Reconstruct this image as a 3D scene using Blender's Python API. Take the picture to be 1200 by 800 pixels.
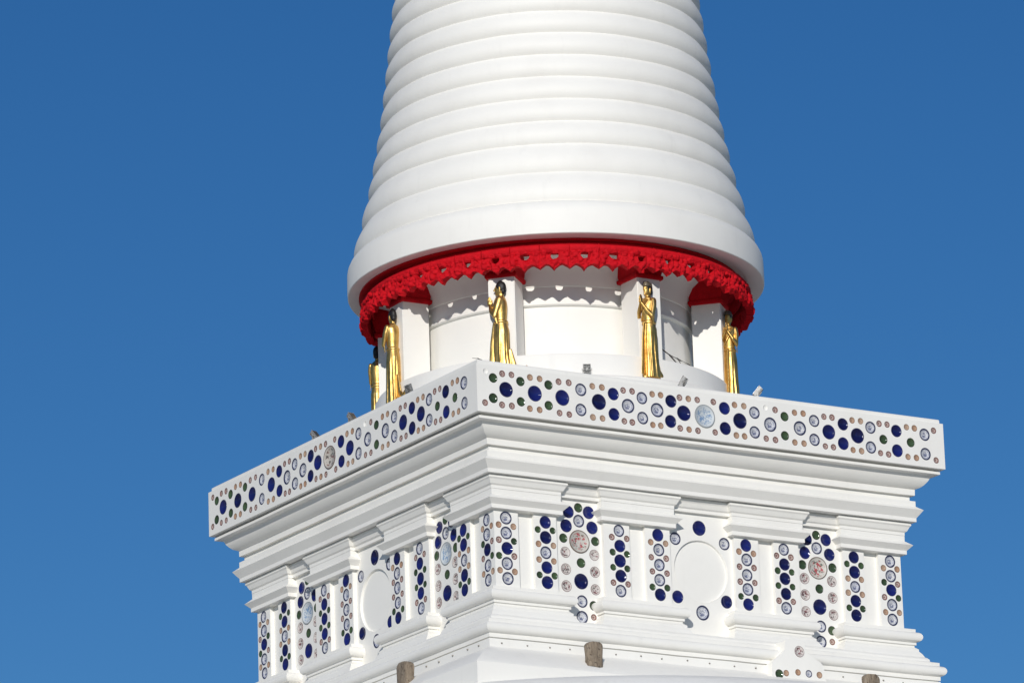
import bpy, bmesh, math, random
from mathutils import Vector, Matrix, noise
from mathutils.geometry import delaunay_2d_cdt
PI = math.pi
random.seed(7)
for o in list(bpy.data.objects):
    bpy.data.objects.remove(o)
S = bpy.context.scene
COL = S.collection
ZB = 22.3                      # height of the parapet's lower edge above the ground

# ------------------------------------------------------------------ camera
def cam_axes(yaw, pitch, roll):
    f = Vector((math.sin(yaw)*math.cos(pitch), math.cos(yaw)*math.cos(pitch), math.sin(pitch)))
    r = Vector((math.cos(yaw), -math.sin(yaw), 0)); u = r.cross(f)
    c, s = math.cos(roll), math.sin(roll)
    return c*r+s*u, -s*r+c*u, f
cd = bpy.data.cameras.new('camera'); cam = bpy.data.objects.new('camera', cd); COL.objects.link(cam)
r_, u_, f_ = cam_axes(math.radians(31.5974), math.radians(15.8805), math.radians(-1.9302))
M = Matrix.Identity(4)
for i, v in enumerate((r_, u_, -f_)):
    for j in range(3): M[j][i] = v[j]
M.translation = Vector((-44.0953, -69.9603, -20.6593+ZB))
cam.matrix_world = M
cd.sensor_fit = 'HORIZONTAL'; cd.sensor_width = 36; cd.lens = 5935.77/1200*36
cd.clip_start = 1; cd.clip_end = 9000
S.camera = cam

# ------------------------------------------------------------------ sky, sun, exposure
SUN_AZ, SUN_EL = math.radians(-36.2), math.radians(18.2)     # azimuth from -Y towards +X
sv = Vector((math.sin(SUN_AZ)*math.cos(SUN_EL), -math.cos(SUN_AZ)*math.cos(SUN_EL), math.sin(SUN_EL)))
W = bpy.data.worlds.new('World'); S.world = W; W.use_nodes = True
nt = W.node_tree; nt.nodes.clear()
sky = nt.nodes.new('ShaderNodeTexSky'); sky.sky_type = 'NISHITA'; sky.sun_disc = False
sky.sun_elevation = SUN_EL; sky.sun_rotation = math.atan2(sv.x, sv.y)
sky.altitude = 0; sky.air_density = 1.0; sky.dust_density = 0.0; sky.ozone_density = 3.0
hs = nt.nodes.new('ShaderNodeHueSaturation'); hs.inputs['Saturation'].default_value = 1.25
bg = nt.nodes.new('ShaderNodeBackground'); bg.inputs['Strength'].default_value = 0.060
wo = nt.nodes.new('ShaderNodeOutputWorld')
tint = nt.nodes.new('ShaderNodeMix'); tint.data_type = 'RGBA'; tint.blend_type = 'MULTIPLY'
tint.inputs[0].default_value = 1.0; tint.inputs[7].default_value = (0.55, 0.77, 1.0, 1)      # deep, clean-air blue all over the sky
nt.links.new(sky.outputs[0], hs.inputs['Color']); nt.links.new(hs.outputs[0], tint.inputs[6]); nt.links.new(tint.outputs[2], bg.inputs['Color'])
nt.links.new(bg.outputs[0], wo.inputs['Surface'])
sl = bpy.data.lights.new('sun', 'SUN'); sl.energy = 3.0; sl.angle = math.radians(0.5); sl.color = (1.0, 0.955, 0.89)
so = bpy.data.objects.new('sun', sl); COL.objects.link(so)
so.rotation_euler = (-sv).to_track_quat('-Z', 'Y').to_euler(); so.location = (-60, -90, 60)
S.view_settings.view_transform = 'Standard'; S.view_settings.look = 'None'
S.view_settings.exposure = 0.17; S.view_settings.gamma = 1.0; S.view_settings.use_curve_mapping = False

# ------------------------------------------------------------------ materials
class Mat:
    def __init__(self, name, rough=0.6, metallic=0.0, color=(0.8, 0.8, 0.8), **kw):
        self.m = bpy.data.materials.new(name); self.m.use_nodes = True
        self.t = self.m.node_tree; self.b = self.t.nodes['Principled BSDF']
        self.b.inputs['Roughness'].default_value = rough; self.b.inputs['Metallic'].default_value = metallic
        self.b.inputs['Base Color'].default_value = (*color, 1)
        for k, v in kw.items(): self.b.inputs[k].default_value = v
    def n(self, typ, **kw):
        x = self.t.nodes.new('ShaderNode'+typ)
        for k, v in kw.items(): setattr(x, k, v)
        return x
    def put(self, sock, v):
        if hasattr(v, 'is_output') or isinstance(v, bpy.types.NodeSocket): self.t.links.new(v, sock)
        elif isinstance(v, tuple) and len(v) == 3 and sock.type == 'RGBA': sock.default_value = (*v, 1)
        else: sock.default_value = v
    def coord(self, kind='Object'): return self.n('TexCoord').outputs[kind]
    def math(self, op, a, b=0.0, clamp=False):
        x = self.n('Math', operation=op, use_clamp=clamp); self.put(x.inputs[0], a); self.put(x.inputs[1], b); return x.outputs[0]
    def step(self, v, lo, hi):
        x = self.n('MapRange', interpolation_type='SMOOTHSTEP'); self.put(x.inputs[0], v)
        x.inputs[1].default_value = lo; x.inputs[2].default_value = hi; return x.outputs[0]
    def mix(self, f, a, b):
        x = self.n('Mix', data_type='RGBA'); self.put(x.inputs[0], f); self.put(x.inputs[6], a); self.put(x.inputs[7], b); return x.outputs[2]
    def noise(self, vec, scale, detail=3, rough=0.5):
        x = self.n('TexNoise'); self.put(x.inputs['Vector'], vec); x.inputs['Scale'].default_value = scale
        x.inputs['Detail'].default_value = detail; x.inputs['Roughness'].default_value = rough; return x.outputs[0]
    def map(self, vec, scale=(1, 1, 1), loc=(0, 0, 0)):
        x = self.n('Mapping'); self.put(x.inputs[0], vec); x.inputs['Scale'].default_value = scale
        if isinstance(loc, tuple): x.inputs['Location'].default_value = loc
        else: self.put(x.inputs['Location'], loc)
        return x.outputs[0]
    def rnd(self): return self.n('ObjectInfo').outputs['Random']
    def color(self, c): self.put(self.b.inputs['Base Color'], c)
    def bump(self, h, strength=0.3, dist=0.01):
        x = self.n('Bump'); x.inputs['Strength'].default_value = strength; x.inputs['Distance'].default_value = dist
        self.put(x.inputs['Height'], h); self.t.links.new(x.outputs[0], self.b.inputs['Normal'])

def make_plaster(name, base, worn, stain_amt):
    k = Mat(name, rough=0.62)
    g = k.n('NewGeometry').outputs['Position']
    big = k.noise(g, 0.9, 5, 0.6)
    fine = k.noise(g, 26, 4, 0.6)
    streak = k.noise(k.map(g, (3.2, 3.2, 0.35)), 1.6, 4, 0.6)
    c = k.mix(k.step(big, 0.42, 0.75), base, worn)
    c = k.mix(k.math('MULTIPLY', k.step(streak, 0.56, 0.82), stain_amt), c, (0.47, 0.46, 0.43))
    c = k.mix(k.math('MULTIPLY', k.step(fine, 0.60, 0.8), 0.10), c, (0.55, 0.54, 0.50))
    k.color(c)
    h = k.math('ADD', k.math('MULTIPLY', big, 0.9), k.math('MULTIPLY', fine, 0.25))
    k.bump(h, 0.35, 0.012)
    return k.m
PLASTER = make_plaster('white_paint', (0.82, 0.807, 0.76), (0.78, 0.765, 0.72), 0.12)
PLASTER_OLD = make_plaster('weathered_white_paint', (0.78, 0.775, 0.745), (0.69, 0.685, 0.655), 0.30)

def make_red():
    k = Mat('red_paint', rough=0.8, **{'Specular IOR Level': 0.15})
    g = k.n('NewGeometry').outputs['Position']
    c = k.mix(k.step(k.noise(g, 9, 4), 0.35, 0.7), (0.54, 0.0045, 0.012), (0.45, 0.004, 0.010))
    c = k.mix(k.math('MULTIPLY', k.step(k.noise(g, 55, 2), 0.55, 0.75), 0.35), c, (0.33, 0.004, 0.010))
    k.color(c); k.bump(k.noise(g, 40, 3), 0.5, 0.012)
    return k.m
RED = make_red()

def make_gold():
    k = Mat('gilding', rough=0.4, metallic=1.0)
    g = k.coord('Object')
    n1 = k.noise(g, 7, 4, 0.6); n2 = k.noise(k.map(g, (1, 1, 0.25)), 22, 3)
    c = k.mix(k.step(n1, 0.4, 0.7), (0.72, 0.48, 0.16), (0.55, 0.34, 0.095))
    c = k.mix(k.math('MULTIPLY', k.step(n2, 0.60, 0.78), 0.55), c, (0.26, 0.14, 0.04))
    k.color(c)
    k.put(k.b.inputs['Roughness'], k.math('ADD', k.math('MULTIPLY', n2, 0.25), 0.32))
    k.bump(k.noise(g, 30, 3), 0.25, 0.01)
    return k.m
GOLD = make_gold()
def simple(name, color, rough, metallic=0.0, var=0.25, scale=18):
    k = Mat(name, rough=rough, metallic=metallic)
    n = k.noise(k.coord('Object'), scale, 4)
    k.color(k.mix(k.step(n, 0.35, 0.7), color, tuple(c*(1-var) for c in color)))
    k.bump(n, 0.2, 0.005)
    return k.m
HAIR = simple('black_lacquer', (0.006, 0.0055, 0.005), 0.55)
CROWN = simple('tarnished_crown', (0.20, 0.17, 0.12), 0.45, 0.6, 0.6, 60)
GREYMETAL = simple('grey_lamp_metal', (0.36, 0.36, 0.35), 0.5, 0.3, 0.6, 55)
DARKGLASS = simple('lamp_glass', (0.07, 0.075, 0.08), 0.12, 0.0, 0.2)
BOLT = simple('rusty_bolt', (0.26, 0.24, 0.21), 0.7, 0.2)
TWIG = simple('dry_twig', (0.045, 0.038, 0.032), 0.8)

def make_wood():
    k = Mat('weathered_timber', rough=0.85)
    g = k.coord('Object')
    grain = k.noise(k.map(g, (9, 9, 1.6)), 3.0, 8, 0.75)
    c = k.mix(k.step(grain, 0.3, 0.72), (0.37, 0.30, 0.22), (0.15, 0.11, 0.075))
    c = k.mix(k.math('MULTIPLY', k.step(k.noise(g, 9, 4), 0.5, 0.7), 0.6), c, (0.33, 0.28, 0.22))
    c = k.mix(k.math('MULTIPLY', k.step(k.noise(g, 16, 5, 0.7), 0.56, 0.66), 0.8), c, (0.06, 0.042, 0.03))
    k.color(c); k.bump(grain, 1.0, 0.05)
    return k.m
WOOD = make_wood()

def polar(k):
    co = k.coord('Object'); s = k.n('SeparateXYZ'); k.put(s.inputs[0], co)
    x, y = s.outputs[0], s.outputs[1]
    r = k.math('SQRT', k.math('ADD', k.math('MULTIPLY', x, x), k.math('MULTIPLY', y, y)))
    off = k.n('CombineXYZ'); rr = k.math('MULTIPLY', k.rnd(), 37.0)
    k.put(off.inputs[0], rr); k.put(off.inputs[1], rr); k.put(off.inputs[2], rr)
    return co, x, y, r, k.map(co, (1, 1, 1), off.outputs[0])
def glaze(name, rough=0.30):
    return Mat(name, rough=rough, **{'Coat Weight': 0.0, 'Specular IOR Level': 0.40})
def make_blue():
    k = glaze('cobalt_glaze', 0.035); co, x, y, r, v = polar(k)
    c = k.mix(k.rnd(), (0.007, 0.008, 0.045), (0.012, 0.018, 0.135))
    c = k.mix(k.math('MULTIPLY', k.step(k.noise(v, 2.2, 4), 0.45, 0.7), 0.35), c, (0.016, 0.024, 0.14))
    c = k.mix(k.step(r, 0.93, 0.98), c, (0.06, 0.06, 0.12)); k.color(c); return k.m
def make_green():
    k = glaze('green_glaze', 0.06); co, x, y, r, v = polar(k)
    c = k.mix(k.rnd(), (0.035, 0.060, 0.030), (0.060, 0.100, 0.045))
    c = k.mix(k.math('MULTIPLY', k.step(k.noise(v, 4, 4), 0.45, 0.7), 0.5), c, (0.02, 0.03, 0.02))
    c = k.mix(k.step(r, 0.86, 0.93), c, (0.02, 0.024, 0.018)); k.color(c); return k.m
def make_bowl():
    k = glaze('blue_and_white_glaze'); co, x, y, r, v = polar(k)
    base = k.mix(k.rnd(), (0.56, 0.575, 0.61), (0.61, 0.61, 0.60))
    n = k.noise(v, 5.5, 3, 0.6)
    ax = k.math('ABSOLUTE', k.math('ADD', x, 0.02))
    mask = k.math('SUBTRACT', 1.0, k.step(r, 0.30, 0.58))
    flower = k.math('MULTIPLY', k.step(n, 0.46, 0.56), mask)
    lo = k.math('MULTIPLY', k.math('MULTIPLY', k.math('SUBTRACT', 1.0, k.step(ax, 0.26, 0.34)), k.step(y, -0.46, -0.38)), k.math('SUBTRACT', 1.0, k.step(y, -0.12, -0.05)))
    basket = k.math('MULTIPLY', lo, k.step(k.noise(v, 9, 2), 0.34, 0.46))
    c = k.mix(k.math('MULTIPLY', k.math('MAXIMUM', flower, basket), 0.85), base, (0.05, 0.065, 0.17))
    # pale field runs out to a thin line and a dark, slightly broken rim
    c = k.mix(k.math('MULTIPLY', k.math('MULTIPLY', k.step(r, 0.60, 0.64), k.math('SUBTRACT', 1.0, k.step(r, 0.68, 0.72))), k.step(k.noise(v, 6, 2), 0.42, 0.55)), c, (0.12, 0.15, 0.32))
    rim = k.math('ADD', r, k.math('MULTIPLY', k.math('SUBTRACT', k.noise(v, 3, 2), 0.5), 0.12))
    c = k.mix(k.step(rim, 0.74, 0.80), c, (0.022, 0.028, 0.075))
    c = k.mix(k.step(r, 0.985, 1.0), c, (0.30, 0.30, 0.33)); k.color(c); return k.m
def make_saucer(name, a, b, ring):
    k = glaze(name, 0.25); co, x, y, r, v = polar(k)
    base = k.mix(k.rnd(), a, b)
    sw = k.math('SINE', k.math('ADD', k.math('MULTIPLY', r, 11.5), k.math('MULTIPLY', k.noise(v, 1.5, 2), 5.0)))
    c = k.mix(k.math('MULTIPLY', k.step(sw, 0.0, 0.7), ring), base, (0.56, 0.50, 0.45))
    c = k.mix(k.math('MULTIPLY', k.step(k.noise(v, 3, 3), 0.5, 0.65), 0.5), c, tuple(q*0.55 for q in a))
    c = k.mix(k.step(r, 0.84, 0.92), c, tuple(q*0.45 for q in a)); k.color(c); return k.m
def make_floral(name, field, ink1, ink2, rimc, sc, amt=0.5):
    k = glaze(name); co, x, y, r, v = polar(k)
    c = k.mix(k.rnd(), field, tuple(q*0.94 for q in field))
    m = k.math('SUBTRACT', 1.0, k.step(r, 0.72, 0.84))
    c = k.mix(k.math('MULTIPLY', k.step(k.noise(v, sc, 4, 0.65), 0.53, 0.57), k.math('MULTIPLY', m, 0.9)), c, ink1)
    c = k.mix(k.math('MULTIPLY', k.step(k.noise(k.map(v, (1, 1, 1), (9, 4, 2)), sc*1.4, 3), 0.55, 0.59), k.math('MULTIPLY', m, 0.8)), c, ink2)
    c = k.mix(k.math('MULTIPLY', k.step(r, 0.9, 0.95), amt), c, rimc); k.color(c); return k.m
BLUE, GREEN, BOWL = make_blue(), make_green(), make_bowl()
PINK = make_saucer('pink_swirl_glaze', (0.23, 0.115, 0.10), (0.29, 0.165, 0.14), 0.9)
TAN = make_saucer('tan_glaze', (0.37, 0.215, 0.13), (0.43, 0.30, 0.21), 0.25)
FLORAL = make_floral('small_floral_glaze', (0.61, 0.565, 0.53), (0.15, 0.02, 0.03), (0.05, 0.045, 0.04), (0.13, 0.055, 0.05), 2.3, 0.9)
MEDRED = make_floral('red_floral_glaze', (0.56, 0.54, 0.49), (0.40, 0.035, 0.05), (0.06, 0.085, 0.06), (0.12, 0.08, 0.06), 3.2, 0.9)
MEDBLUE = make_floral('blue_floral_glaze', (0.56, 0.60, 0.62), (0.13, 0.24, 0.42), (0.20, 0.30, 0.42), (0.22, 0.24, 0.24), 4.6, 0.8)
MEDBROWN = make_floral('brown_floral_glaze', (0.50, 0.47, 0.42), (0.20, 0.06, 0.05), (0.07, 0.07, 0.06), (0.13, 0.08, 0.06), 2.8, 0.9)

# ------------------------------------------------------------------ helpers
def obj(name, bm, mat, parent=None, loc=(0, 0, 0), rot=(0, 0, 0), scale=None, smooth=None):
    if isinstance(bm, bmesh.types.BMesh):
        me = bpy.data.meshes.new(name); bm.to_mesh(me); bm.free()
    else: me = bm
    if mat and not me.materials: me.materials.append(mat)
    if smooth is not None:
        me.shade_smooth() if smooth is True else me.shade_flat()
        if not isinstance(smooth, bool): me.set_sharp_from_angle(angle=math.radians(smooth)); me.shade_smooth(); me.set_sharp_from_angle(angle=math.radians(smooth))
    o = bpy.data.objects.new(name, me); COL.objects.link(o)
    o.parent = parent; o.location = loc; o.rotation_euler = rot
    if scale is not None: o.scale = (scale, scale, scale)
    return o
def empty(name, loc=(0, 0, 0), rotz=0):
    o = bpy.data.objects.new(name, None); COL.objects.link(o); o.location = loc; o.rotation_euler = (0, 0, rotz)
    o.empty_display_size = 0.2; return o
def tag(o, label, cat, group=None):
    o['label'] = label; o['category'] = cat
    if group: o['group'] = group
    return o
def quad(bm, a, b, c, d):
    try: bm.faces.new((a, b, c, d))
    except ValueError: pass
def box(bm, x0, x1, y0, y1, z0, z1):
    v = [bm.verts.new(p) for p in ((x0, y0, z0), (x1, y0, z0), (x1, y1, z0), (x0, y1, z0), (x0, y0, z1), (x1, y0, z1), (x1, y1, z1), (x0, y1, z1))]
    for f in ((3, 2, 1, 0), (4, 5, 6, 7), (0, 1, 5, 4), (1, 2, 6, 5), (2, 3, 7, 6), (3, 0, 4, 7)): bm.faces.new([v[i] for i in f])
def lathe(prof, n=96, cx=0.0, cy=0.0, close=False):
    bm = bmesh.new(); rows = []
    for r, z in prof:
        rows.append([bm.verts.new((cx+r*math.cos(2*PI*i/n), cy+r*math.sin(2*PI*i/n), z)) for i in range(n)])
    for a, b in zip(rows, rows[1:] + ([rows[0]] if close else [])):
        for i in range(n):
            j = (i+1) % n; quad(bm, a[i], a[j], b[j], b[i])
    bmesh.ops.recalc_face_normals(bm, faces=bm.faces); return bm
def wobble(bm, amp=0.005, f=0.7):
    for v in bm.verts: v.co += noise.noise_vector(v.co*f)*amp
def sweep(verts, prof, seg=0.35, caps=True):
    """sweep a (outward, z) profile round a closed plan; verts = [(x, y, nx, ny)] counter-clockwise, outward shift n*e"""
    bm = bmesh.new(); rings = []
    n = len(verts)
    for e, z in prof:
        pts = [Vector((x+nx*e, y+ny*e, z)) for x, y, nx, ny in verts]; ring = []
        for i in range(n):
            a, b = pts[i], pts[(i+1) % n]
            L = (Vector(verts[(i+1) % n][:2])-Vector(verts[i][:2])).length
            L = max(L, 9.0 if n == 4 and L < 0.01 else L)
            k = max(1, int(L/seg))
            for t in range(k): ring.append(a.lerp(b, t/k))
        rings.append([bm.verts.new(p) for p in ring])
    for a, b in zip(rings, rings[1:]):
        m = len(a)
        for i in range(m): quad(bm, a[i], a[(i+1) % m], b[(i+1) % m], b[i])
    if caps:
        for rg in (rings[0], rings[-1]):
            try: bm.faces.new(rg)
            except ValueError: pass
    bmesh.ops.recalc_face_normals(bm, faces=bm.faces)
    return bm
SQ = [(0, 0, -1, -1), (0, 0, 1, -1), (0, 0, 1, 1), (0, 0, -1, 1)]
def rect(x0, x1, y0, y1): return [(x0, y0, -1, -1), (x1, y0, 1, -1), (x1, y1, 1, 1), (x0, y1, -1, 1)]
def facemap(k, d):
    c = [(1, 0), (0, -1), (-1, 0), (0, 1)][k]     # rotation by -90 degrees * k
    def f(u, z, dd=0.0):
        x, y = u, -(d+dd); return Vector((c[0]*x - c[1]*y, c[1]*x + c[0]*y, z))
    return f
def sheet(bm, outline, circles, fn):
    """flat wall with round openings; outline and circles in (u, z)"""
    pts, edges = [], []
    def loop(p):
        b = len(pts); pts.extend(Vector(q) for q in p); edges.extend((b+i, b+(i+1) % len(p)) for i in range(len(p)))
    loop(outline)
    for u, z, r, n in circles: loop([(u+r*math.cos(2*PI*i/n), z+r*math.sin(2*PI*i/n)) for i in range(n)])
    vs, es, fs, *_ = delaunay_2d_cdt(pts, edges, [], 1, 1e-6)
    V = [bm.verts.new(fn(p.x, p.y)) for p in vs]
    for f in fs:
        c = sum((vs[i] for i in f), Vector((0, 0)))/len(f)
        if any((c.x-u)**2+(c.y-z)**2 < (r*0.995)**2 for u, z, r, n in circles): continue
        try: bm.faces.new([V[i] for i in f])
        except ValueError: pass

# plates: unit-radius bowls let into round openings
def bowl_mesh(name, mat, depth, n):
    prof = [(1.03, -0.02), (1.02, 0.045), (0.97, 0.06)]+[(r, 0.045-(1-(r/0.93)**2)*(depth+0.045)) for r in (0.93, 0.84, 0.73, 0.58, 0.40, 0.20)]+[(0, -depth)]
    bm = bmesh.new(); rows = []
    for r, z in prof[:-1]: rows.append([bm.verts.new((r*math.cos(2*PI*i/n), r*math.sin(2*PI*i/n), z)) for i in range(n)])
    for a, b in zip(rows, rows[1:]):
        for i in range(n): quad(bm, a[i], a[(i+1) % n], b[(i+1) % n], b[i])
    c = bm.verts.new((0, 0, -depth))
    for i in range(n): bm.faces.new((rows[-1][i], rows[-1][(i+1) % n], c))
    bmesh.ops.recalc_face_normals(bm, faces=bm.faces)
    if sum(f.normal.z for f in bm.faces) < 0: bmesh.ops.reverse_faces(bm, faces=bm.faces)
    me = bpy.data.meshes.new(name); bm.to_mesh(me); bm.free(); me.materials.append(mat); me.shade_smooth(); return me
PL = {  # code: (object name, mesh, radius, segments)
    'B': ('blue_plate', bowl_mesh('blue_plate', BLUE, 0.34, 22), 0.124, 22),
    'b': ('blue_plate', None, 0.103, 22),
    'W': ('patterned_bowl', bowl_mesh('patterned_bowl', BOWL, 0.24, 22), 0.119, 22),
    'w': ('patterned_bowl', None, 0.102, 22),
    'G': ('green_dish', bowl_mesh('green_dish', GREEN, 0.34, 16), 0.077, 16),
    'g': ('green_dish', None, 0.056, 16),
    's': ('pink_saucer', bowl_mesh('pink_saucer', PINK, 0.25, 14), 0.053, 14),
    'o': ('tan_saucer', bowl_mesh('tan_saucer', TAN, 0.25, 14), 0.053, 14),
    'f': ('floral_saucer', bowl_mesh('floral_saucer', FLORAL, 0.2, 18), 0.090, 18),
    'M': ('medallion_plate', bowl_mesh('medallion_plate', MEDBLUE, 0.22, 28), 0.188, 28),
    'R': ('medallion_plate', bowl_mesh('red_medallion_plate', MEDRED, 0.22, 28), 0.188, 28),
    'N': ('medallion_plate', bowl_mesh('brown_medallion_plate', MEDBROWN, 0.22, 28), 0.188, 28),
    'x': ('empty_socket', bowl_mesh('empty_socket', PLASTER, 0.30, 14), 0.053, 14)}
PL['g'] = PL['g'][:1]+(PL['G'][1],)+PL['g'][2:]; PL['b'] = PL['b'][:1]+(PL['B'][1],)+PL['b'][2:]; PL['w'] = PL['w'][:1]+(PL['W'][1],)+PL['w'][2:]
def openings(plates): return [(u, z, PL[k][2]*(0.955), PL[k][3]) for k, u, z in plates]
def hang(plates, k, d, parent):
    fn = facemap(k, d)
    for c, u, z in plates:
        nm, me, r, n = PL[c]
        s = r*random.uniform(0.97, 1.03)
        obj(nm, me, None, parent, fn(u, z, -0.001), (PI/2+random.uniform(-.03, .03), random.uniform(-0.3, 0.3), -k*PI/2+random.uniform(-.03, .03)), s)
def parse(t):
    out = []
    for w in t.split():
        k = w[0]; rest = w[1:]; i = max(rest.rfind('+'), rest.rfind('-')); out.append((k, float(rest[:i]), float(rest[i:])))
    return out
BAND = parse("""x-4.34+0.656 s-4.36+0.147 G-4.20+0.565 G-4.21+0.237 B-3.97+0.403 s-4.03+0.654 s-3.86+0.656 s-4.05+0.145 s-3.87+0.147 G-3.70+0.565 G-3.70+0.235 B-3.44+0.397
o-3.52+0.652 o-3.34+0.650 o-3.54+0.141 o-3.36+0.141 G-3.18+0.568 G-3.19+0.230 B-2.93+0.387 s-2.99+0.643 s-2.80+0.648 s-2.99+0.130 s-2.81+0.127 w-2.58+0.558
w-2.59+0.227 o-2.36+0.642 o-2.37+0.130 o-2.18+0.642 o-2.19+0.132 B-2.25+0.394 b-1.97+0.556 b-1.97+0.222 s-1.78+0.639 s-1.61+0.644 s-1.78+0.131 s-1.63+0.128
W-1.70+0.390 w-1.43+0.551 w-1.43+0.222 o-1.23+0.639 o-1.07+0.641 o-1.24+0.129 o-1.09+0.132 W-1.15+0.384 b-0.88+0.561 b-0.90+0.224 B-0.64+0.390 s-0.71+0.639
o-0.54+0.639 s-0.37+0.641 s-0.72+0.131 o-0.55+0.129 s-0.38+0.126 M-0.24+0.383 s-0.06+0.642 s-0.05+0.136 b+0.15+0.558 b+0.15+0.223 o+0.35+0.638 o+0.53+0.639
o+0.36+0.130 o+0.52+0.133 B+0.44+0.381 w+0.73+0.550 w+0.72+0.221 x+0.95+0.655 s+1.14+0.642 s+0.94+0.140 s+1.12+0.137 W+1.03+0.384 G+1.32+0.551 G+1.31+0.228
o+1.52+0.639 o+1.69+0.643 o+1.50+0.136 o+1.68+0.138 W+1.61+0.385 w+1.90+0.543 w+1.89+0.224 s+2.10+0.635 s+2.26+0.640 s+2.10+0.136 s+2.26+0.138 B+2.18+0.384
b+2.47+0.548 b+2.46+0.220 o+2.66+0.636 o+2.83+0.640 o+2.65+0.132 o+2.82+0.133 B+2.75+0.384 w+3.02+0.552 w+3.01+0.216 s+3.20+0.639 s+3.36+0.642 s+3.20+0.139
s+3.36+0.134 G+3.27+0.379 b+3.54+0.551 b+3.54+0.217 o+3.75+0.640 o+3.91+0.638 o+3.75+0.135 o+3.92+0.135 G+3.82+0.384 w+4.11+0.551 w+4.11+0.221 s+4.30+0.640
s+4.32+0.136""")
def join(*bms):
    out = bmesh.new()
    for b in bms:
        me = bpy.data.meshes.new('tmp'); b.to_mesh(me); b.free(); out.from_mesh(me); bpy.data.meshes.remove(me)
    return out

# ================================================================== ground
def make_ground_mat():
    k = Mat('paved_ground', rough=0.9); g = k.n('NewGeometry').outputs['Position']
    br = k.n('TexBrick'); k.put(br.inputs['Vector'], g); br.inputs['Scale'].default_value = 0.8
    br.inputs['Color1'].default_value = (0.55, 0.52, 0.46, 1); br.inputs['Color2'].default_value = (0.51, 0.48, 0.42, 1)
    br.inputs['Mortar'].default_value = (0.2, 0.19, 0.17, 1)
    k.color(k.mix(k.step(k.noise(g, 0.05, 5), 0.4, 0.7), br.outputs[0], (0.48, 0.45, 0.38))); return k.m
bm = bmesh.new(); q = 4000
bm.faces.new([bm.verts.new(p) for p in ((-q, -q, 0), (q, -q, 0), (q, q, 0), (-q, q, 0))])
ground = obj('ground', bm, make_ground_mat()); ground['kind'] = 'structure'

# ================================================================== the stupa
DX = -0.154
SC = Vector((DX+0.003, -0.002, 0)); CC = Vector((DX-0.085, 0.052, 0))
stupa = empty('stupa')
tag(stupa, 'white stupa with ringed spire above a square block inlaid with ceramic plates', 'stupa')
def part(name, bm, mat=PLASTER, smooth=False, at=(0, 0)):
    return obj(name, bm, mat, stupa, (at[0], at[1], ZB), smooth=smooth)

# --- bell and its foot below the square block
bell = [(3.0, -4.30), (5.0, -4.32), (6.4, -4.38), (6.85, -4.43), (7.15, -4.55), (7.5, -4.85), (7.9, -5.4), (8.3, -6.4), (8.6, -7.8), (8.85, -9.6), (9.2, -11.4), (9.8, -13.0), (10.3, -13.8), (10.3, -14.4)]
part('bell', lathe(bell, 160), PLASTER_OLD, 30)
z0 = -14.4; foot = []
for i in range(3):
    r = 10.7+i*0.6
    for t in range(9): foot.append((r+0.45*math.sin(PI*t/8), z0-0.15-1.2*t/8))
    z0 -= 1.35
foot += [(12.6, z0), (12.6, -19.0), (13.6, -19.0), (13.6, -22.3)]
part('bell_foot', lathe(foot, 128), PLASTER_OLD, 40)

# --- lower base mouldings and wall
def arc(cx, cz, r, a0, a1, n=8): return [(cx+r*math.cos(math.radians(a0+(a1-a0)*i/n)), cz+r*math.sin(math.radians(a0+(a1-a0)*i/n))) for i in range(n+1)]
base_prof = [(3.78, -3.05), (3.86, -3.075), (4.137, -3.133), (4.165, -3.152), (4.188, -3.177), (4.192, -3.213), (4.301, -3.247), (4.300, -3.306)] + arc(4.30, -3.391, 0.085, 80, -88) + \
    [(4.302, -3.476), (4.302, -3.548), (4.272, -3.549), (4.272, -3.566), (4.300, -3.567), (4.305, -3.70), (4.40, -3.76), (4.56, -3.83), (4.72, -3.96), (4.86, -4.06), (4.89, -4.10), (4.895, -4.50)]
bm = sweep(SQ, base_prof, caps=False); wobble(bm, 0.007, 0.8); wobble(bm, 0.004, 2.7)
lower_base = part('base_moulding', bm, PLASTER, 35)
# bolts along the sheet seam
bm = bmesh.new(); bmesh.ops.create_cone(bm, cap_ends=True, segments=8, radius1=0.016, radius2=0.010, depth=0.03)
bolt_me = bpy.data.meshes.new('bolt'); bm.to_mesh(bolt_me); bm.free(); bolt_me.materials.append(BOLT)
for k in (0, 1):
    fn = facemap(k, 4.306)
    for i in range(20):
        u = -4.06+i*0.425+random.uniform(-0.06, 0.06)
        if k == 0 and 0.75 < u < 2.05: continue
        obj('bolt', bolt_me, None, lower_base, fn(u, -3.632+random.uniform(-0.01, 0.01)), (PI/2, 0, -k*PI/2))
# small stepped pier in front of the lower mouldings
po = [(0.86, -4.0), (0.88, -3.56), (0.93, -3.50), (1.02, -3.44), (1.14, -3.33), (1.15, -3.17), (1.19, -3.15), (1.50, -3.15), (1.53, -3.18), (1.54, -3.32), (1.70, -3.42), (1.82, -3.47), (1.88, -3.53), (1.95, -4.0)]
pp = [('f', 1.42, -3.33), ('G', 1.01, -3.73), ('o', 1.145, -3.705), ('o', 1.375, -3.675), ('w', 1.585, -3.68), ('o', 1.79, -3.685)]
bm = bmesh.new(); fn = facemap(0, 4.45)
PL['v'] = PL['w'][:2]+(0.06,)+PL['w'][3:]
pp = [('v' if c == 'w' else c, u, z) for c, u, z in pp]
sheet(bm, po, openings(pp), fn)
for i in range(len(po)):
    a, b = po[i], po[(i+1) % len(po)]
    bm.faces.new([bm.verts.new(fn(*a)), bm.verts.new(fn(*b)), bm.verts.new(fn(*b, -0.4)), bm.verts.new(fn(*a, -0.4))])
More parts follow.
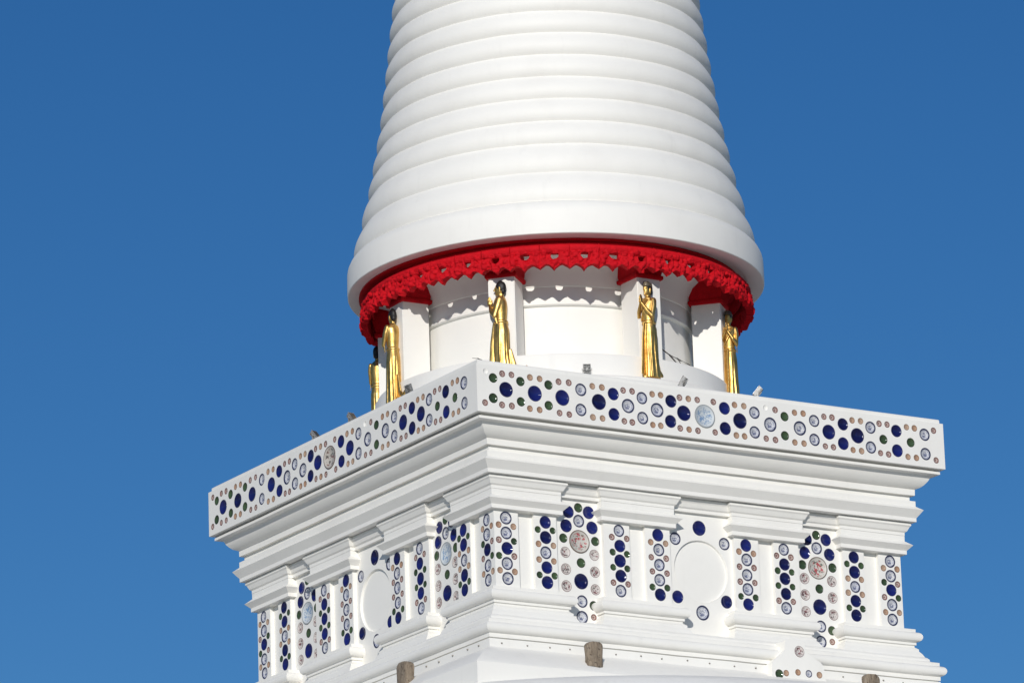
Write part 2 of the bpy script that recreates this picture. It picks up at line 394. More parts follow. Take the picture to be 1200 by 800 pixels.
bmesh.ops.remove_doubles(bm, verts=bm.verts, dist=1e-4); bmesh.ops.recalc_face_normals(bm, faces=bm.faces)
pier = part('stepped_pier', bm, PLASTER, False); hang(pp, 0, 4.45, pier)

# --- panel walls (recessed) with openings
DP, DW = 3.91, 3.835
PANEL = parse("b-0.19-1.270 G+0.00-1.185 b+0.19-1.248 w+0.00-1.404 b-0.24-1.505 b+0.245-1.490 G-0.30-1.710 G+0.295-1.707 R+0.00-1.740 f-0.27-1.937 f+0.27-1.935 f-0.27-2.210 f+0.27-2.212 f-0.27-2.487 f+0.27-2.497 G+0.015-2.085 B+0.005-2.387 w+0.01-2.712 w+0.00-2.970 G+0.225-2.763 s+0.22-2.950")
CENTRE = parse("B+0.00-1.295 w-0.47-1.512 w+0.475-1.510 b-0.465-2.470 b+0.47-2.472 W+0.00-2.693")
for k in range(4):
    fn = facemap(k, DW); pl = []
    if k < 2:
        for c in (-2.29, 2.29): pl += [('M' if (t == 'R' and k == 1) else t, u+c, z) for t, u, z in PANEL]
        pl += CENTRE
    bm = bmesh.new()
    circ = openings(pl) + ([(0.0, -2.013, 0.515, 72)] if k < 2 else [])
    e = 3.835
    sheet(bm, [(-e, -3.12), (e, -3.12), (e, -1.0), (-e, -1.0)], circ, fn)
    bmesh.ops.recalc_face_normals(bm, faces=bm.faces)
    if bm.faces[:][0].normal.dot(fn(0, 0, 1)-fn(0, 0)) < 0: bmesh.ops.reverse_faces(bm, faces=bm.faces)
    wall = part('panel_wall', bm)
    if k < 2:
        hang(pl, k, DW, wall)
        bm = bmesh.new(); n = 72; rows = []
        for r, d in ((0.517, 0.003), (0.513, -0.004), (0.508, -0.040), (0.45, -0.041), (0.22, -0.037)):
            rows.append([bm.verts.new(fn(r*math.cos(2*PI*i/n), -2.013+r*math.sin(2*PI*i/n), d)) for i in range(n)])
        for a, b in zip(rows, rows[1:]):
            for i in range(n): quad(bm, a[i], a[(i+1) % n], b[(i+1) % n], b[i])
        bm.faces.new(rows[-1]); bmesh.ops.recalc_face_normals(bm, faces=bm.faces)
        obj('blank_roundel', bm, PLASTER, wall)

# --- pilasters with plates, their capitals and bases in groups
ROWS = (-1.512, -1.755, -2.000, -2.245, -2.490); MIDS = (-1.632, -1.877, -2.122, -2.367)
COLS = [(-3.69, 'wwbww', 'oo sg gs oo'), (-2.965, 'bbwbb', 'gg oo oo gg'), (-1.585, 'wbbbw', 'ss gg gg ss'), (-0.845, 'bwwwb', 'oo ss ss gg'),
        (0.848, 'bwwwb', 'oo ss ss gg'), (1.585, 'wbbbw', 'ss gg gg ss'), (2.965, 'bbwbb', 'gg oo oo gg'), (3.69, 'wwbww', 'oo gs sg oo')]
EDGE = [(-3.91, -3.465), (-3.175, -2.755), (-1.875, -1.388), (-1.09, -0.62), (0.62, 1.09), (1.388, 1.875), (2.755, 3.175), (3.465, 3.91)]
def column_plates(ci):
    c, big, small = COLS[ci]; out = []
    for z, t in zip(ROWS, big): out.append((t, c+random.uniform(-.006, .006), z+random.uniform(-.006, .006)))
    for z, (a, b) in zip(MIDS, small.split()):
        out += [(a, c-0.138+random.uniform(-.006, .006), z+random.uniform(-.008, .008)), (b, c+0.138+random.uniform(-.006, .006), z+random.uniform(-.008, .008))]
    return out
ZT, ZL = -1.384, -2.640
def strip(bm, k, d0, d1, u):       # side of a pilaster
    fn = facemap(k, 0)
    bm.faces.new([bm.verts.new(fn(u, z, d)) for d, z in ((d0, ZL), (d1, ZL), (d1, ZT), (d0, ZT))])
for k in range(4):
    for ci in range(8):
        if ci == 7: continue                       # corner pilaster wraps round: built as ci 0 of the next face
        u0, u1 = EDGE[ci]; bm = bmesh.new(); faces = []
        pl = column_plates(ci) if k < 2 else []
        sheet(bm, [(u0, ZL), (u1, ZL), (u1, ZT), (u0, ZT)], openings(pl), facemap(k, DP))
        strip(bm, k, DW-0.05, DP, u1)
        kb = (k+1) % 4
        if ci == 0:
            pb = column_plates(7) if kb < 2 else []
            a, b = EDGE[7]
            sheet(bm, [(a, ZL), (b, ZL), (b, ZT), (a, ZT)], openings(pb), facemap(kb, DP))
            strip(bm, kb, DW-0.05, DP, a)
        else: strip(bm, k, DW-0.05, DP, u0)
        bmesh.ops.remove_doubles(bm, verts=bm.verts, dist=1e-4); bmesh.ops.recalc_face_normals(bm, faces=bm.faces)
        p = part('pilaster', bm)
        hang(pl, k, DP, p)
        if ci == 0: hang(pb, kb, DP, p)
cap_prof = [(-0.04, -1.0655), (0.064, -1.067), (0.062, -1.157), (0.163, -1.237), (0.080, -1.319), (0.080, -1.382), (-0.06, -1.386)]
pb_prof = [(-0.08, -2.614), (-0.002, -2.618), (0.134, -2.651), (0.132, -2.703)] + arc(0.134, -2.788, 0.085, 85, -85, 8) + \
    [(0.134, -2.873), (0.134, -2.918), (0.110, -2.920), (0.110, -2.951), (0.161, -2.993), (0.160, -3.027), (0.195, -3.07), (0.229, -3.135), (0.229, -3.17)]
def rot_rect(k, u0, u1, dback):
    fn = facemap(k, 0); pts = []
    for u, d, su, sd in ((u0, DP, -1, 1), (u1, DP, 1, 1), (u1, dback, 1, 0), (u0, dback, -1, 0)):
        p = fn(u, 0, d); n = fn(su, 0, sd); pts.append((p.x, p.y, n.x, n.y))
    return pts
for k in range(4):
    for gi, (u0, u1) in enumerate(((-3.91, -2.755), (-1.875, -0.62), (0.62, 1.875))):
        fp = rot_rect(k, u0, u1, 3.3)
        if gi == 0:
            fn = facemap(k, 0); fp = []
            for u, d, su, sd in ((-3.91, 3.91, -1, 1), (-2.755, 3.91, 1, 1), (-2.755, 2.755, 1, -1), (-3.91, 2.755, -1, -1)):
                p = fn(u, 0, d); n = fn(su, 0, sd); fp.append((p.x, p.y, n.x, n.y))
        bm = sweep(fp, cap_prof); wobble(bm, 0.004, 0.9); part('pilaster_capital', bm)
        bm = sweep(fp, pb_prof); wobble(bm, 0.004, 0.9); part('pilaster_base', bm, PLASTER, 35)

# --- frieze moulding that breaks forward over the pilasters
plan = []
for k in range(4):
    fn = facemap(k, 0)
    seq = [(-3.91, DP, -1, 1)]
    for a, b in ((-2.755, -1.875), (-0.62, 0.62), (1.875, 2.755)):
        seq += [(a, DP, 1, 1), (a, DW, 1, 1), (b, DW, -1, 1), (b, DP, -1, 1)]
    for u, d, su, sd in seq:
        p = fn(u, 0, d); n = fn(su, 0, sd); plan.append((p.x, p.y, n.x, n.y))
    # next face starts with its own corner
# faces follow each other clockwise, so order the loop face 0, 3, 2, 1 for a counter-clockwise path
per = len(plan)//4; plan = plan[0:per]+plan[3*per:4*per]+plan[2*per:3*per]+plan[per:2*per]
frieze = [(-0.02, -0.852), (0.14, -0.858), (0.150, -0.886), (0.150, -0.904), (0.128, -0.926), (0.112, -0.960), (0.096, -0.992), (0.067, -1.014), (0.066, -1.063), (-0.06, -1.0645)]
bm = sweep(plan, frieze, caps=False); wobble(bm, 0.004, 0.9); part('frieze_moulding', bm)

# --- upper cornice
cor = [(4.36, 0.002), (4.36, -0.039), (4.431, -0.040), (4.431, -0.083), (4.335, -0.092), (4.308, -0.125), (4.292, -0.165), (4.262, -0.206), (4.232, -0.240), (4.195, -0.270), (4.146, -0.293), (4.125, -0.301),
       (4.123, -0.401), (4.059, -0.402), (4.057, -0.492), (4.125, -0.500), (4.124, -0.589), (4.217, -0.659), (4.125, -0.785), (4.125, -0.848), (3.75, -0.853)]
bm = sweep(SQ, cor, caps=False); wobble(bm, 0.006, 0.8); wobble(bm, 0.003, 2.7); part('cornice', bm, PLASTER, 25)

# --- parapet band with plates
PBZ = 0.776
top = sweep(SQ, [(4.5, PBZ), (4.458, PBZ+0.001), (4.457, 0.842), (4.445, 0.854), (4.13, 0.854), (4.12, 0.845), (4.12, 0.40)], caps=False)
bot = sweep(SQ, [(4.33, 0.001), (4.5, 0.0)], caps=False)
bm = bmesh.new(); bands = []
for k in range(4):
    pl = []
    if k == 0: pl = list(BAND)
    if k == 1: pl = [('s' if (c == 'x' and u < 0) else 'N' if c == 'M' else c, u, z) for c, u, z in BAND if not (c == 's' and u > 4.2)]
    bands.append(pl)
    sheet(bm, [(-4.5, 0), (4.5, 0), (4.5, PBZ), (-4.5, PBZ)], openings(pl), facemap(k, 4.5))
bm = join(bm, top, bot)
bmesh.ops.remove_doubles(bm, verts=bm.verts, dist=2e-4); bmesh.ops.recalc_face_normals(bm, faces=bm.faces)
parapet = part('parapet', bm)
for k in (0, 1): hang(bands[k], k, 4.5, parapet)
bm = bmesh.new(); box(bm, -4.13, 4.13, -4.13, 4.13, 0.2, 0.42); part('terrace_floor', bm)

# --- colonnade: stepped plinth, drum, pillars, capitals
plinth = [(2.2, 0.41), (3.40, 0.41), (3.40, 1.27), (3.37, 1.30), (3.03, 1.305), (3.025, 1.72), (3.00, 1.76), (2.95, 1.775), (2.2, 1.78)]
plinth_o = part('round_plinth', lathe(plinth, 128), PLASTER, 40, CC)
drum = [(2.375, 1.70), (2.375, 2.275), (2.365, 2.279), (2.365, 2.742), (2.400, 2.750), (2.420, 2.775), (2.418, 2.805), (2.406, 2.812), (2.406, 3.070), (2.418, 3.078), (2.436, 3.14), (2.475, 3.26), (2.56, 3.40), (2.72, 3.53), (2.95, 3.61), (2.95, 3.66)]
part('drum', lathe(drum, 128), PLASTER, 40, CC)
bm = lathe([(2.5, 3.66), (2.5, 3.618), (3.25, 3.618), (3.25, 3.66)], 128); part('red_ceiling', bm, RED, 40, CC)
def pillar_bm():
    bm = bmesh.new(); box(bm, -0.225, 0.225, -2.99, -2.49, 1.76, 3.13)
    bmesh.ops.bevel(bm, geom=[e for e in bm.edges if abs(e.verts[0].co.z-e.verts[1].co.z) > 1], offset=0.012, segments=2, affect='EDGES'); return bm
def capital_bm():
    fp = rect(-0.225, 0.225, -2.99, -2.49)
    return sweep(fp, [(-0.01, 3.118), (0.035, 3.12), (0.045, 3.145), (0.045, 3.185), (0.02, 3.20), (0.03, 3.25), (0.07, 3.40), (0.09, 3.50), (0.09, 3.64)])
pme, cme = bpy.data.meshes.new('pillar'), bpy.data.meshes.new('capital')
b = pillar_bm(); b.to_mesh(pme); b.free(); pme.materials.append(PLASTER); pme.shade_flat()
b = capital_bm(); b.to_mesh(cme); b.free(); cme.materials.append(RED); cme.shade_flat()
PA = [1, 44, 90, 135, 180, 225, 268.5, 312.5]
for a in PA:
    p = obj('pillar', pme, None, stupa, (CC.x, CC.y, ZB), (0, 0, math.radians(a)))
    obj('capital', cme, None, p)

# --- carved red valance: 42 pierced, scalloped panels
NV = 42; RV = 3.265; DA = 2*PI/NV
def valance_mesh(seed):
    w = DA*RV; h = w/2; ztop = 3.575
    rnd = random.Random(seed); st = 0.0105
    j1, j2, j3, hw = rnd.uniform(-.02, .02), rnd.uniform(-.25, .25), rnd.uniform(.04, .10), rnd.uniform(.055, .085)
    def low(u):            # lower edge: a long point under the opening, a shorter one between, both a little crooked
        t = abs(u-j1*(1-abs(u)/h))/h
        z = 3.085+0.105*math.sin(PI/2*t/0.58)**0.8 if t < 0.58 else 3.19-0.065*((t-0.58)/0.42)**1.1
        return z+0.004*math.sin(u*60+j2*9)*(1-abs(u)/h)+j2*0.03*math.cos(PI*u/w)
    nb = 44; us = [-h+w*i/nb for i in range(nb+1)]
    outline = [(u, low(u)) for u in us]+[(h-w*i/nb*1.0, ztop) for i in range(0, nb+1, 2)]
    hole = [(-hw, 3.375), (-hw*1.03, 3.34), (-hw*.85, 3.300), (-hw*.45, 3.280), (hw*.4, 3.278), (hw*.82, 3.298), (hw*1.03, 3.34), (hw, 3.375)]
    pts = [Vector(p) for p in outline]; ed = [(i, (i+1) % len(outline)) for i in range(len(outline))]
    b = len(pts); pts += [Vector(p) for p in hole]; ed += [(b+i, b+(i+1) % len(hole)) for i in range(len(hole))]
    def inhole(u, z, m): return abs(u) < hw*1.03+m and 3.278-m < z < 3.375+m
    z = 3.06
    while z < ztop-0.006:
        u = -h+st
        while u < h-st*0.5:
            uu, zz = u+rnd.uniform(-.002, .002), z+rnd.uniform(-.002, .002)
            if zz > low(uu)+0.006 and not inhole(uu, zz, 0.005): pts.append(Vector((uu, zz)))
            u += st
        z += st
    vs, es, fs, *_ = delaunay_2d_cdt(pts, ed, [], 1, 1e-6)
    blobs = []
    for i in range(190):
        r = rnd.uniform(0.016, 0.050) if i < 60 else rnd.uniform(0.010, 0.018)
        blobs.append((rnd.uniform(-h+r*0.8, h-r*0.8), rnd.uniform(3.10, 3.43), r))
    def relief(u, z):
        e = 0.0; edge = min(1.0, (h-abs(u))/0.02)
        for bu, bz, br in blobs:
            d2 = (u-bu)**2+(z-bz)**2
            if d2 < br*br: e = max(e, math.sqrt(br*br-d2)*0.9+br*0.2)
        e *= edge
        roll = max(0.0, 1-((z-3.475)/0.062)**2); e += 0.048*math.sqrt(roll)*(1+0.16*edge*noise.noise(Vector((u*14+seed*3, z*22, seed))))
        roll = max(0.0, 1-((z-3.402)/0.016)**2); e += 0.018*math.sqrt(roll)
        lump = 0.030*max(0, math.cos(2*PI*u/w))*max(0, 1-abs(z-3.21)/0.12)+0.045*max(0, math.cos(2*PI*(u/w-0.5)))*max(0, 1-abs(z-3.26)/0.17)
        flare = 0.035*max(0, (3.45-z)/0.35)
        return e+lump+flare
    bm = bmesh.new(); F, B = [], []
    for p in vs:
        d = relief(p.x, p.y) if p.y < 3.535 else -0.03
        for L, dd in ((F, d), (B, -0.05)):
            a = p.x/RV; r = RV+dd; L.append(bm.verts.new((r*math.sin(a), -r*math.cos(a), p.y)))
    for f in fs:
        c = sum((vs[i] for i in f), Vector((0, 0)))/len(f)
        if c.y < low(c.x)-1e-4: continue
        if abs(c.x) < hw and 3.282 < c.y < 3.374 and all(inhole(vs[i].x, vs[i].y, 1e-4) for i in f): continue
        bm.faces.new([F[i] for i in f]); bm.faces.new([B[i] for i in reversed(f)])
    ff = set(F); idx = {v: i for i, v in enumerate(F)}
    def side(v): return abs(abs(math.atan2(v.co.x, -v.co.y))-DA/2) < 1e-4
    be = [e for e in bm.edges if len(e.link_faces) == 1 and e.verts[0] in ff and not (side(e.verts[0]) and side(e.verts[1]))]
    for e in be:
        a, c = e.verts; quad(bm, a, c, B[idx[c]], B[idx[a]])
    for v in [v for v in bm.verts if not v.link_faces]: bm.verts.remove(v)
    bmesh.ops.recalc_face_normals(bm, faces=bm.faces)
    me = bpy.data.meshes.new('valance_panel'); bm.to_mesh(me); bm.free(); me.materials.append(RED)
    me.shade_smooth(); me.set_sharp_from_angle(angle=math.radians(60))
    cn = [Vector(c.vector) for c in me.corner_normals]         # same normals on both sides of a joint, so no seam shows
    for li, lp in enumerate(me.loops):
        co = me.vertices[lp.vertex_index].co; a = math.atan2(co.x, -co.y)
        if abs(abs(a)-DA/2) < 1e-4:
            tg = Vector((math.cos(a), math.sin(a), 0)); n = cn[li]-tg*cn[li].dot(tg)
            if n.length > 0.1: cn[li] = n.normalized()
    me.normals_split_custom_set(cn); return me
vmes = [valance_mesh(s) for s in range(5)]
val = part('valance', lathe([(3.12, 3.64), (3.15, 3.64), (3.15, 3.42), (3.12, 3.42)], 128, close=True), RED, 40, SC)
for i in range(NV): obj('valance_panel', vmes[(i*3+i//5) % 5], None, val, (0, 0, 0), (0, 0, DA*(i+0.25)))

# --- spire: base ring and rounded rings
sp = [(2.9, 3.70), (3.24, 3.660), (3.25, 3.651), (3.528, 3.650), (3.540, 3.66), (3.545, 3.75), (3.540, 4.04), (3.528, 4.10), (3.495, 4.17), (3.45, 4.22), (3.385, 4.256), (3.2, 4.26)]
spire = part('spire', lathe(sp, 192), PLASTER, 28, SC)
CR = [(3.385, 4.246), (3.230, 4.798), (3.100, 5.332), (3.012, 5.754), (2.938, 6.169), (2.860, 6.582), (2.806, 6.985), (2.750, 7.392), (2.703, 7.790), (2.655, 8.185), (2.605, 8.575)]
while len(CR) < 36: CR.append((CR[-1][0]-0.047, CR[-1][1]+0.385))
for (r0, z0), (r1, z1) in zip(CR, CR[1:]):
    pr = [(r0-0.25, z0-0.012)]; h = z1-z0
    for t in range(15):
        s = t/14
        b = 0.076*(h/0.42)**0.3*math.sin(PI*s**0.86)**0.92 if 0 < s < 1 else 0
        pr.append((r0+(r1-r0)*s**1.1+b, z0+h*s))
    pr.append((r1-0.25, z1+0.012))
    rb = lathe(pr, 160); wobble(rb, 0.010, 0.9); wobble(rb, 0.004, 3.1)
    obj('spire_ring', rb, PLASTER, spire, smooth=45)
rt, zt = CR[-1]
fin = [(rt, zt), (rt*0.9, zt+0.2), (rt*1.15, zt+0.6), (rt*0.8, zt+1.2), (rt*0.75, zt+2.5), (rt*0.45, zt+6.0), (rt*0.2, zt+9.5), (rt*0.25, zt+10.0), (0.01, zt+11.5)]
obj('finial', lathe(fin, 64), GOLD, spire, smooth=40)

# ================================================================== gilded statues
def tube(bm, pts, rad, n=14, flat=1.0):
    pts = [Vector(p) for p in pts]; rings = []
    for i, (p, r) in enumerate(zip(pts, rad)):
        d = (pts[min(i+1, len(pts)-1)]-pts[max(i-1, 0)]).normalized()
        a = d.orthogonal() if abs(d.x) > 0.95 else d.cross(Vector((1, 0, 0))); a.normalize(); c = d.cross(a)
        rr = r if isinstance(r, tuple) else (r, r)
        rings.append([bm.verts.new(p+a*rr[0]*math.cos(2*PI*j/n)+c*rr[1]*math.sin(2*PI*j/n)) for j in range(n)])
    for a, b in zip(rings, rings[1:]):
        for j in range(n): quad(bm, a[j], a[(j+1) % n], b[(j+1) % n], b[j])
    bm.faces.new(rings[0]); bm.faces.new(rings[-1])
    for i in (0, -1):
        r = rad[i] if not isinstance(rad[i], tuple) else min(rad[i]); ball(bm, pts[i], (r, r, r))
def ball(bm, c, s, n=14):
    bmesh.ops.create_uvsphere(bm, u_segments=n, v_segments=10, radius=1, matrix=Matrix.Translation(c) @ Matrix.Diagonal((*s, 1)))
def loft(bm, secs, n=56, pleat=None):
    rows = []
    for z, cx, cy, rx, ry in secs:
        row = []
        for j in range(n):
            a = 2*PI*j/n; m = 1+(pleat(z, a) if pleat else 0)
            row.append(bm.verts.new((cx+rx*m*math.cos(a), cy+ry*m*math.sin(a), z)))
        rows.append(row)
    for a, b in zip(rows, rows[1:]):
        for j in range(n): quad(bm, a[j], a[(j+1) % n], b[(j+1) % n], b[j])
    bm.faces.new(rows[0]); bm.faces.new(rows[-1])
def voxel(bm, size, name, smooth=3):
    bmesh.ops.recalc_face_normals(bm, faces=bm.faces)
    me = bpy.data.meshes.new('tmp'); bm.to_mesh(me); bm.free()
    o = bpy.data.objects.new('tmp', me); COL.objects.link(o)
    m = o.modifiers.new('r', 'REMESH'); m.mode = 'VOXEL'; m.voxel_size = size; m.use_smooth_shade = True
    m = o.modifiers.new('s', 'SMOOTH'); m.factor = 0.5; m.iterations = smooth
    dg = bpy.context.evaluated_depsgraph_get(); out = bpy.data.meshes.new_from_object(o.evaluated_get(dg))
    bpy.data.objects.remove(o); bpy.data.meshes.remove(me); out.name = name; return out
def statue_meshes():
    bm = bmesh.new()                                   # front is -Y
    def pleat(z, a):
        s = max(0.0, min(1.0, (0.98-z)/0.5)); return s*(0.055*math.cos(11*a+0.6)+0.03*math.cos(19*a+z*2))
    loft(bm, [(0.075, 0, 0.015, 0.20, 0.158), (0.09, 0, 0.015, 0.205, 0.162), (0.3, 0, 0.01, 0.19, 0.148), (0.55, 0, 0.0, 0.178, 0.14), (0.78, 0, 0.005, 0.178, 0.138), (0.88, 0, 0.01, 0.172, 0.135), (0.98, 0, 0.005, 0.152, 0.115),
              (1.06, 0, 0.0, 0.142, 0.105)], pleat=pleat)
    loft(bm, [(1.0, 0, 0, 0.143, 0.105), (1.08, 0, -0.002, 0.142, 0.104), (1.2, 0, -0.005, 0.160, 0.118), (1.30, 0, -0.004, 0.178, 0.125), (1.38, 0, 0.004, 0.180, 0.108), (1.43, 0, 0.012, 0.135, 0.082), (1.465, 0, 0.014, 0.07, 0.06)])
    loft(bm, [(1.005, 0, 0, 0.164, 0.125), (1.012, 0, 0, 0.170, 0.131), (1.04, 0, 0, 0.166, 0.127), (1.047, 0, 0, 0.158, 0.12)])          # belt
    tube(bm, [(0, -0.118, 1.02), (0.0, -0.165, 0.7), (0.0, -0.19, 0.3), (0.0, -0.20, 0.12)], [(0.035, 0.016), (0.045, 0.018), (0.055, 0.018), (0.06, 0.018)])   # front fold
    tube(bm, [(0, 0.12, 0.55), (0, 0.20, 0.22), (0.0, 0.34, 0.14), (0, 0.44, 0.24)], [(0.06, 0.03), (0.08, 0.05), (0.07, 0.05), (0.02, 0.02)])               # robe tail
    tube(bm, [(0.12, -0.06, 1.40), (0.06, -0.118, 1.30), (-0.03, -0.128, 1.18), (-0.12, -0.09, 1.08)], [0.018, 0.02, 0.02, 0.018])                           # sash edge
    loft(bm, [(1.425, 0, 0.0, 0.128, 0.095), (1.435, 0, 0.0, 0.125, 0.095), (1.455, 0, 0.005, 0.085, 0.075), (1.465, 0, 0.01, 0.07, 0.065)])               # collar
    tube(bm, [(0, 0.012, 1.42), (0, 0.006, 1.52)], [0.056, 0.052])
    ball(bm, (0, -0.002, 1.595), (0.078, 0.092, 0.112), 20); ball(bm, (0, -0.030, 1.545), (0.055, 0.058, 0.055))
    tube(bm, [(0, -0.092, 1.618), (0, -0.110, 1.580)], [0.009, 0.016]); ball(bm, (0, -0.083, 1.545), (0.026, 0.012, 0.008)); ball(bm, (0, -0.082, 1.533), (0.02, 0.011, 0.008)); ball(bm, (0, -0.074, 1.508), (0.02, 0.02, 0.016))
    for s in (-1, 1):
        ball(bm, (s*0.034, -0.081, 1.603), (0.018, 0.010, 0.009)); tube(bm, [(s*0.015, -0.090, 1.626), (s*0.055, -0.072, 1.622)], [0.007, 0.005])
        tube(bm, [(s*0.080, 0.005, 1.625), (s*0.086, 0.008, 1.59), (s*0.080, 0.004, 1.53)], [(0.016, 0.010), (0.02, 0.012), (0.010, 0.008)])
        tube(bm, [(s*0.165, 0.012, 1.385), (s*0.195, -0.01, 1.30), (s*0.205, -0.075, 1.115)], [0.058, 0.052, 0.042])
        tube(bm, [(s*0.205, -0.075, 1.115), (s*0.135, -0.145, 1.20), (s*0.030, -0.190, 1.325)], [0.041, 0.039, 0.026])
        tube(bm, [(s*0.205, -0.070, 1.10), (s*0.20, -0.03, 0.97)], [(0.03, 0.012), (0.012, 0.006)])      # sleeve end
        ball(bm, (s*0.021, -0.202, 1.365), (0.017, 0.036, 0.048))                                         # palm
        for fi, (dy, ln) in enumerate(((-0.028, 0.066), (-0.010, 0.080), (0.008, 0.076), (0.025, 0.058))):
            tube(bm, [(s*0.016, -0.202+dy, 1.40), (s*0.013, -0.200+dy*0.95, 1.40+ln*0.5), (s*0.009, -0.195+dy*0.8, 1.40+ln)], [0.0095, 0.0090, 0.0070], 8)
        tube(bm, [(s*0.022, -0.170, 1.35), (s*0.020, -0.151, 1.385), (s*0.014, -0.151, 1.42)], [0.011, 0.010, 0.008], 8)
        tube(bm, [(s*0.075, 0.06, 0.035), (s*0.078, -0.05, 0.045), (s*0.085, -0.17, 0.025)], [0.036, 0.042, 0.028]); tube(bm, [(s*0.075, 0.03, 0.05), (s*0.075, 0.03, 0.2)], [0.042, 0.045])
        for ti in range(5): ball(bm, (s*(0.06+ti*0.014), -0.205+ti*0.006, 0.016), (0.009, 0.018, 0.011), 8)
    body = voxel(bm, 0.0062, 'statue_body', 3)
    hb = bmesh.new()
    ball(hb, (0, 0.018, 1.626), (0.092, 0.098, 0.106), 20); ball(hb, (0, 0.055, 1.56), (0.066, 0.052, 0.06)); ball(hb, (0, 0.01, 1.715), (0.035, 0.038, 0.03))
    for s in (-1, 1): ball(hb, (s*0.072, 0.012, 1.64), (0.016, 0.045, 0.035))
    hair = voxel(hb, 0.008, 'statue_hair', 2)
    cb = bmesh.new(); n = 18
    for i in range(n):
        a = -PI/2+(i-n/2+0.5)*PI*1.3/n; t = 0.055+0.03*math.cos((a+PI/2))**2
        tube(cb, [(0.09*math.cos(a), 0.012+0.098*math.sin(a), 1.655), (0.086*math.cos(a), 0.012+0.094*math.sin(a), 1.655+t)], [0.016, 0.004], 6)
    crown = voxel(cb, 0.006, 'statue_crown', 1)
    return body, hair, crown
sbody, shair, scrown = statue_meshes()
sbody.materials.clear(); sbody.materials.append(GOLD); shair.materials.clear(); shair.materials.append(HAIR); scrown.materials.clear(); scrown.materials.append(CROWN)
for me in (sbody, shair, scrown): me.shade_smooth()
# (pillar angle, extra turn, crown, label)
ST = [(-47.5, 0, False, 'gold praying statue with black hair, in profile, at the pillar behind the block\'s near corner'),
      (-0.5, 18, True, 'gold crowned praying statue with flaring robe tail, beside the dry twigs'),
      (-91.5, 0, False, 'gold praying statue seen from behind, black hair, against a broad lit pillar side'),
      (44, 0, True, 'gold crowned praying statue facing forward, half hiding the round plinth\'s edge against sky'),
      (-135, 0, False, 'gold statue mostly hidden behind a pillar, only back of head and shoulder showing')]
for a, ex, cr, lab in ST:
    ar = math.radians(a); R = 3.07
    st = empty('gold_statue', (CC.x+R*math.sin(ar), CC.y-R*math.cos(ar), ZB+1.303), ar-PI/2+math.radians(ex))
    tag(st, lab, 'statue', 'gilded statues round the drum')
    st.scale = (0.68, 0.93, 1.0); obj('body', sbody, None, st); obj('hair', shair, None, st)
    if cr: obj('crown', scrown, None, st)

# ================================================================== floodlights on the parapet
def lamp_meshes():
    h = bmesh.new(); box(h, -0.055, 0.055, -0.022, 0.022, -0.085, 0.085)
    for i in range(7): box(h, -0.05, 0.05, 0.0215, 0.05, -0.078+i*0.0245, -0.068+i*0.0245)
    box(h, -0.062, 0.062, -0.032, -0.0225, -0.092, 0.092)
    box(h, -0.02, 0.02, 0.05, 0.062, -0.03, 0.03)
    hm = bpy.data.meshes.new('housing'); h.to_mesh(hm); h.free(); hm.materials.append(GREYMETAL)
    g = bmesh.new(); box(g, -0.05, 0.05, -0.036, -0.0315, -0.078, 0.078); gm = bpy.data.meshes.new('glass'); g.to_mesh(gm); g.free(); gm.materials.append(DARKGLASS)
    b = bmesh.new(); box(b, -0.078, -0.070, -0.014, 0.014, 0.0, 0.12); box(b, 0.070, 0.078, -0.014, 0.014, 0.0, 0.12); box(b, -0.078, 0.078, -0.0141, 0.0141, -0.004, 0.006)
    box(b, -0.05, 0.05, -0.035, 0.035, -0.012, -0.003)
    for s in (-1, 1): box(b, s*0.070-0.012, s*0.070+0.012, -0.016, 0.016, 0.090, 0.125)
    bmm = bpy.data.meshes.new('bracket'); b.to_mesh(bmm); b.free(); bmm.materials.append(GREYMETAL)
    return hm, gm, bmm
hme, gme, bme = lamp_meshes()
FL = [(0, -2.32, 150, 8, 'small grey floodlight on the parapet between the two statues of the right face'),
      (0, -0.50, 225, 32, 'small grey floodlight tilted up beside the crowned statue\'s robe tail'),
      (0, 0.95, 235, 40, 'small grey floodlight on the parapet standing out against sky, past the round plinth'),
      (1, 0.18, 100, 38, 'small grey floodlight on the left parapet nearest the round plinth, seen against sky'),
      (1, -1.06, 110, 40, 'small grey floodlight on the left parapet above the brown floral medallion, against sky'),
      (1, 2.05, 190, 20, 'small grey floodlight at the foot of the statue seen from behind')]
for k, u, rz, tilt, lab in FL:
    p = facemap(k, 4.30)(u, 0.866); fl = empty('floodlight', (p.x, p.y, p.z+ZB), math.radians(rz)-k*PI/2)
    tag(fl, lab, 'floodlight', 'floodlights on the parapet')
    obj('bracket', bme, None, fl); hh = obj('housing', hme, None, fl, (0, 0, 0.11), (math.radians(-tilt), 0, 0)); obj('glass', gme, None, hh)

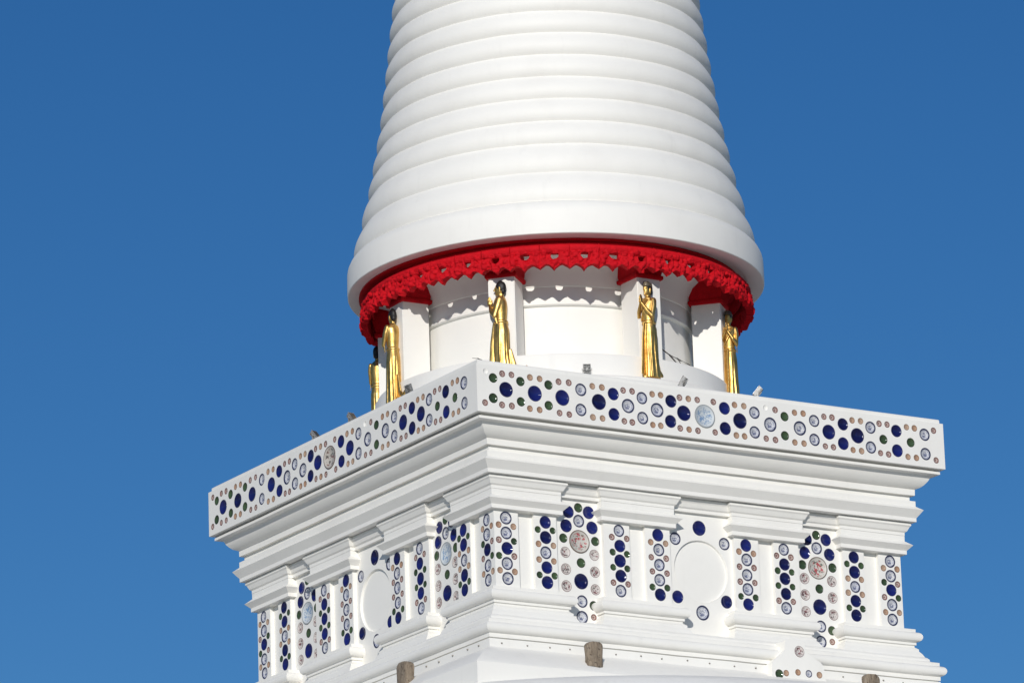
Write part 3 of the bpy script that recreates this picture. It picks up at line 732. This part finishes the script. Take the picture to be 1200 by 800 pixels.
# ================================================================== dry twigs and timber stubs
def twig(name, branches, label):
    bm = bmesh.new()
    for pts, r in branches: tube(bm, pts, [r*(1-0.6*i/(len(pts)-1)) for i in range(len(pts))], 6)
    bmesh.ops.recalc_face_normals(bm, faces=bm.faces)
    return tag(obj(name, bm, TWIG, smooth=True), label, 'twig')
def on_plinth(a, R, z): a = math.radians(a); return Vector((CC.x+R*math.sin(a), CC.y-R*math.cos(a), ZB+z))
A = [on_plinth(13, 2.55, 2.12), on_plinth(14, 2.7, 1.98), on_plinth(17, 2.75, 1.93), on_plinth(22, 2.78, 1.88), on_plinth(29, 2.8, 1.79)]
twig('dry_twig', [(A, 0.012), ([A[1], on_plinth(16, 2.75, 1.86), on_plinth(16.2, 2.8, 1.785)], 0.014), ([A[2], on_plinth(19, 2.75, 1.84), on_plinth(21, 2.8, 1.785)], 0.008),
                  ([A[1], on_plinth(12, 2.72, 2.0), on_plinth(11, 2.7, 2.03)], 0.006), ([A[2], on_plinth(18, 2.7, 1.96), on_plinth(19.5, 2.72, 1.92)], 0.012)], 'dry dark twigs lying on the round plinth beside a pillar')
p = facemap(0, 4.44)(-4.36, 0.855)+Vector((0, 0, ZB))
twig('dry_twig', [([p, p+Vector((-.05, .05, .03)), p+Vector((-.10, .12, .05))], 0.008), ([p+Vector((-.03, .03, .02)), p+Vector((-.02, .09, .06))], 0.005)], 'tiny dark twig on the parapet\'s near corner')
def stub(k, u, w, z0, z1, seed, label):
    rnd = random.Random(seed); bm = bmesh.new(); h = z1-z0; nz, n = 14, 22; rows = []
    for i in range(nz+1):
        t = i/nz; row = []
        for j in range(n):
            a = 2*PI*j/n
            sx = math.copysign(abs(math.cos(a))**0.5, math.cos(a)); sy = math.copysign(abs(math.sin(a))**0.5, math.sin(a))
            rr = 1-0.0*t
            if t > 0.82: rr *= math.sqrt(max(0.02, 1-((t-0.82)/0.185)**2))*0.5+0.5
            q = Vector((sx*w/2*rr, sy*0.085, t*h)); nn = noise.noise(Vector((q.x*16+seed*5, q.y*16, q.z*2.5)))*0.055
            low = 0.0
            if i == 0: low = rnd.uniform(0, 0.05)+(0.10 if sx < -0.35 else 0)
            if i == 1 and sx < -0.35: low = 0.10
            row.append(bm.verts.new((q.x*(1+nn*4), q.y*(1+nn*3), q.z+low)))
        rows.append(row)
    for a, b in zip(rows, rows[1:]):
        for j in range(n): quad(bm, a[j], a[(j+1) % n], b[(j+1) % n], b[j])
    bm.faces.new(rows[0]); bm.faces.new(rows[-1]); bmesh.ops.recalc_face_normals(bm, faces=bm.faces)
    p = facemap(k, 4.68)(u, z0)
    return tag(obj('timber_stub', bm, WOOD, None, (p.x, p.y, p.z+ZB), (0, 0, -k*PI/2), smooth=50), label, 'timber', 'timber stubs in the lower wall')
stub(0, -2.64, 0.28, -4.04, -3.585, 1, 'weathered timber stub with ragged foot, below the plate panel right of the near corner')
stub(1, 2.34, 0.34, -4.15, -3.60, 2, 'weathered timber stub in the shaded lower wall, left of the near corner')
stub(0, 2.63, 0.29, -4.15, -3.66, 4, 'weathered timber stub under the far end of the right lower moulding')
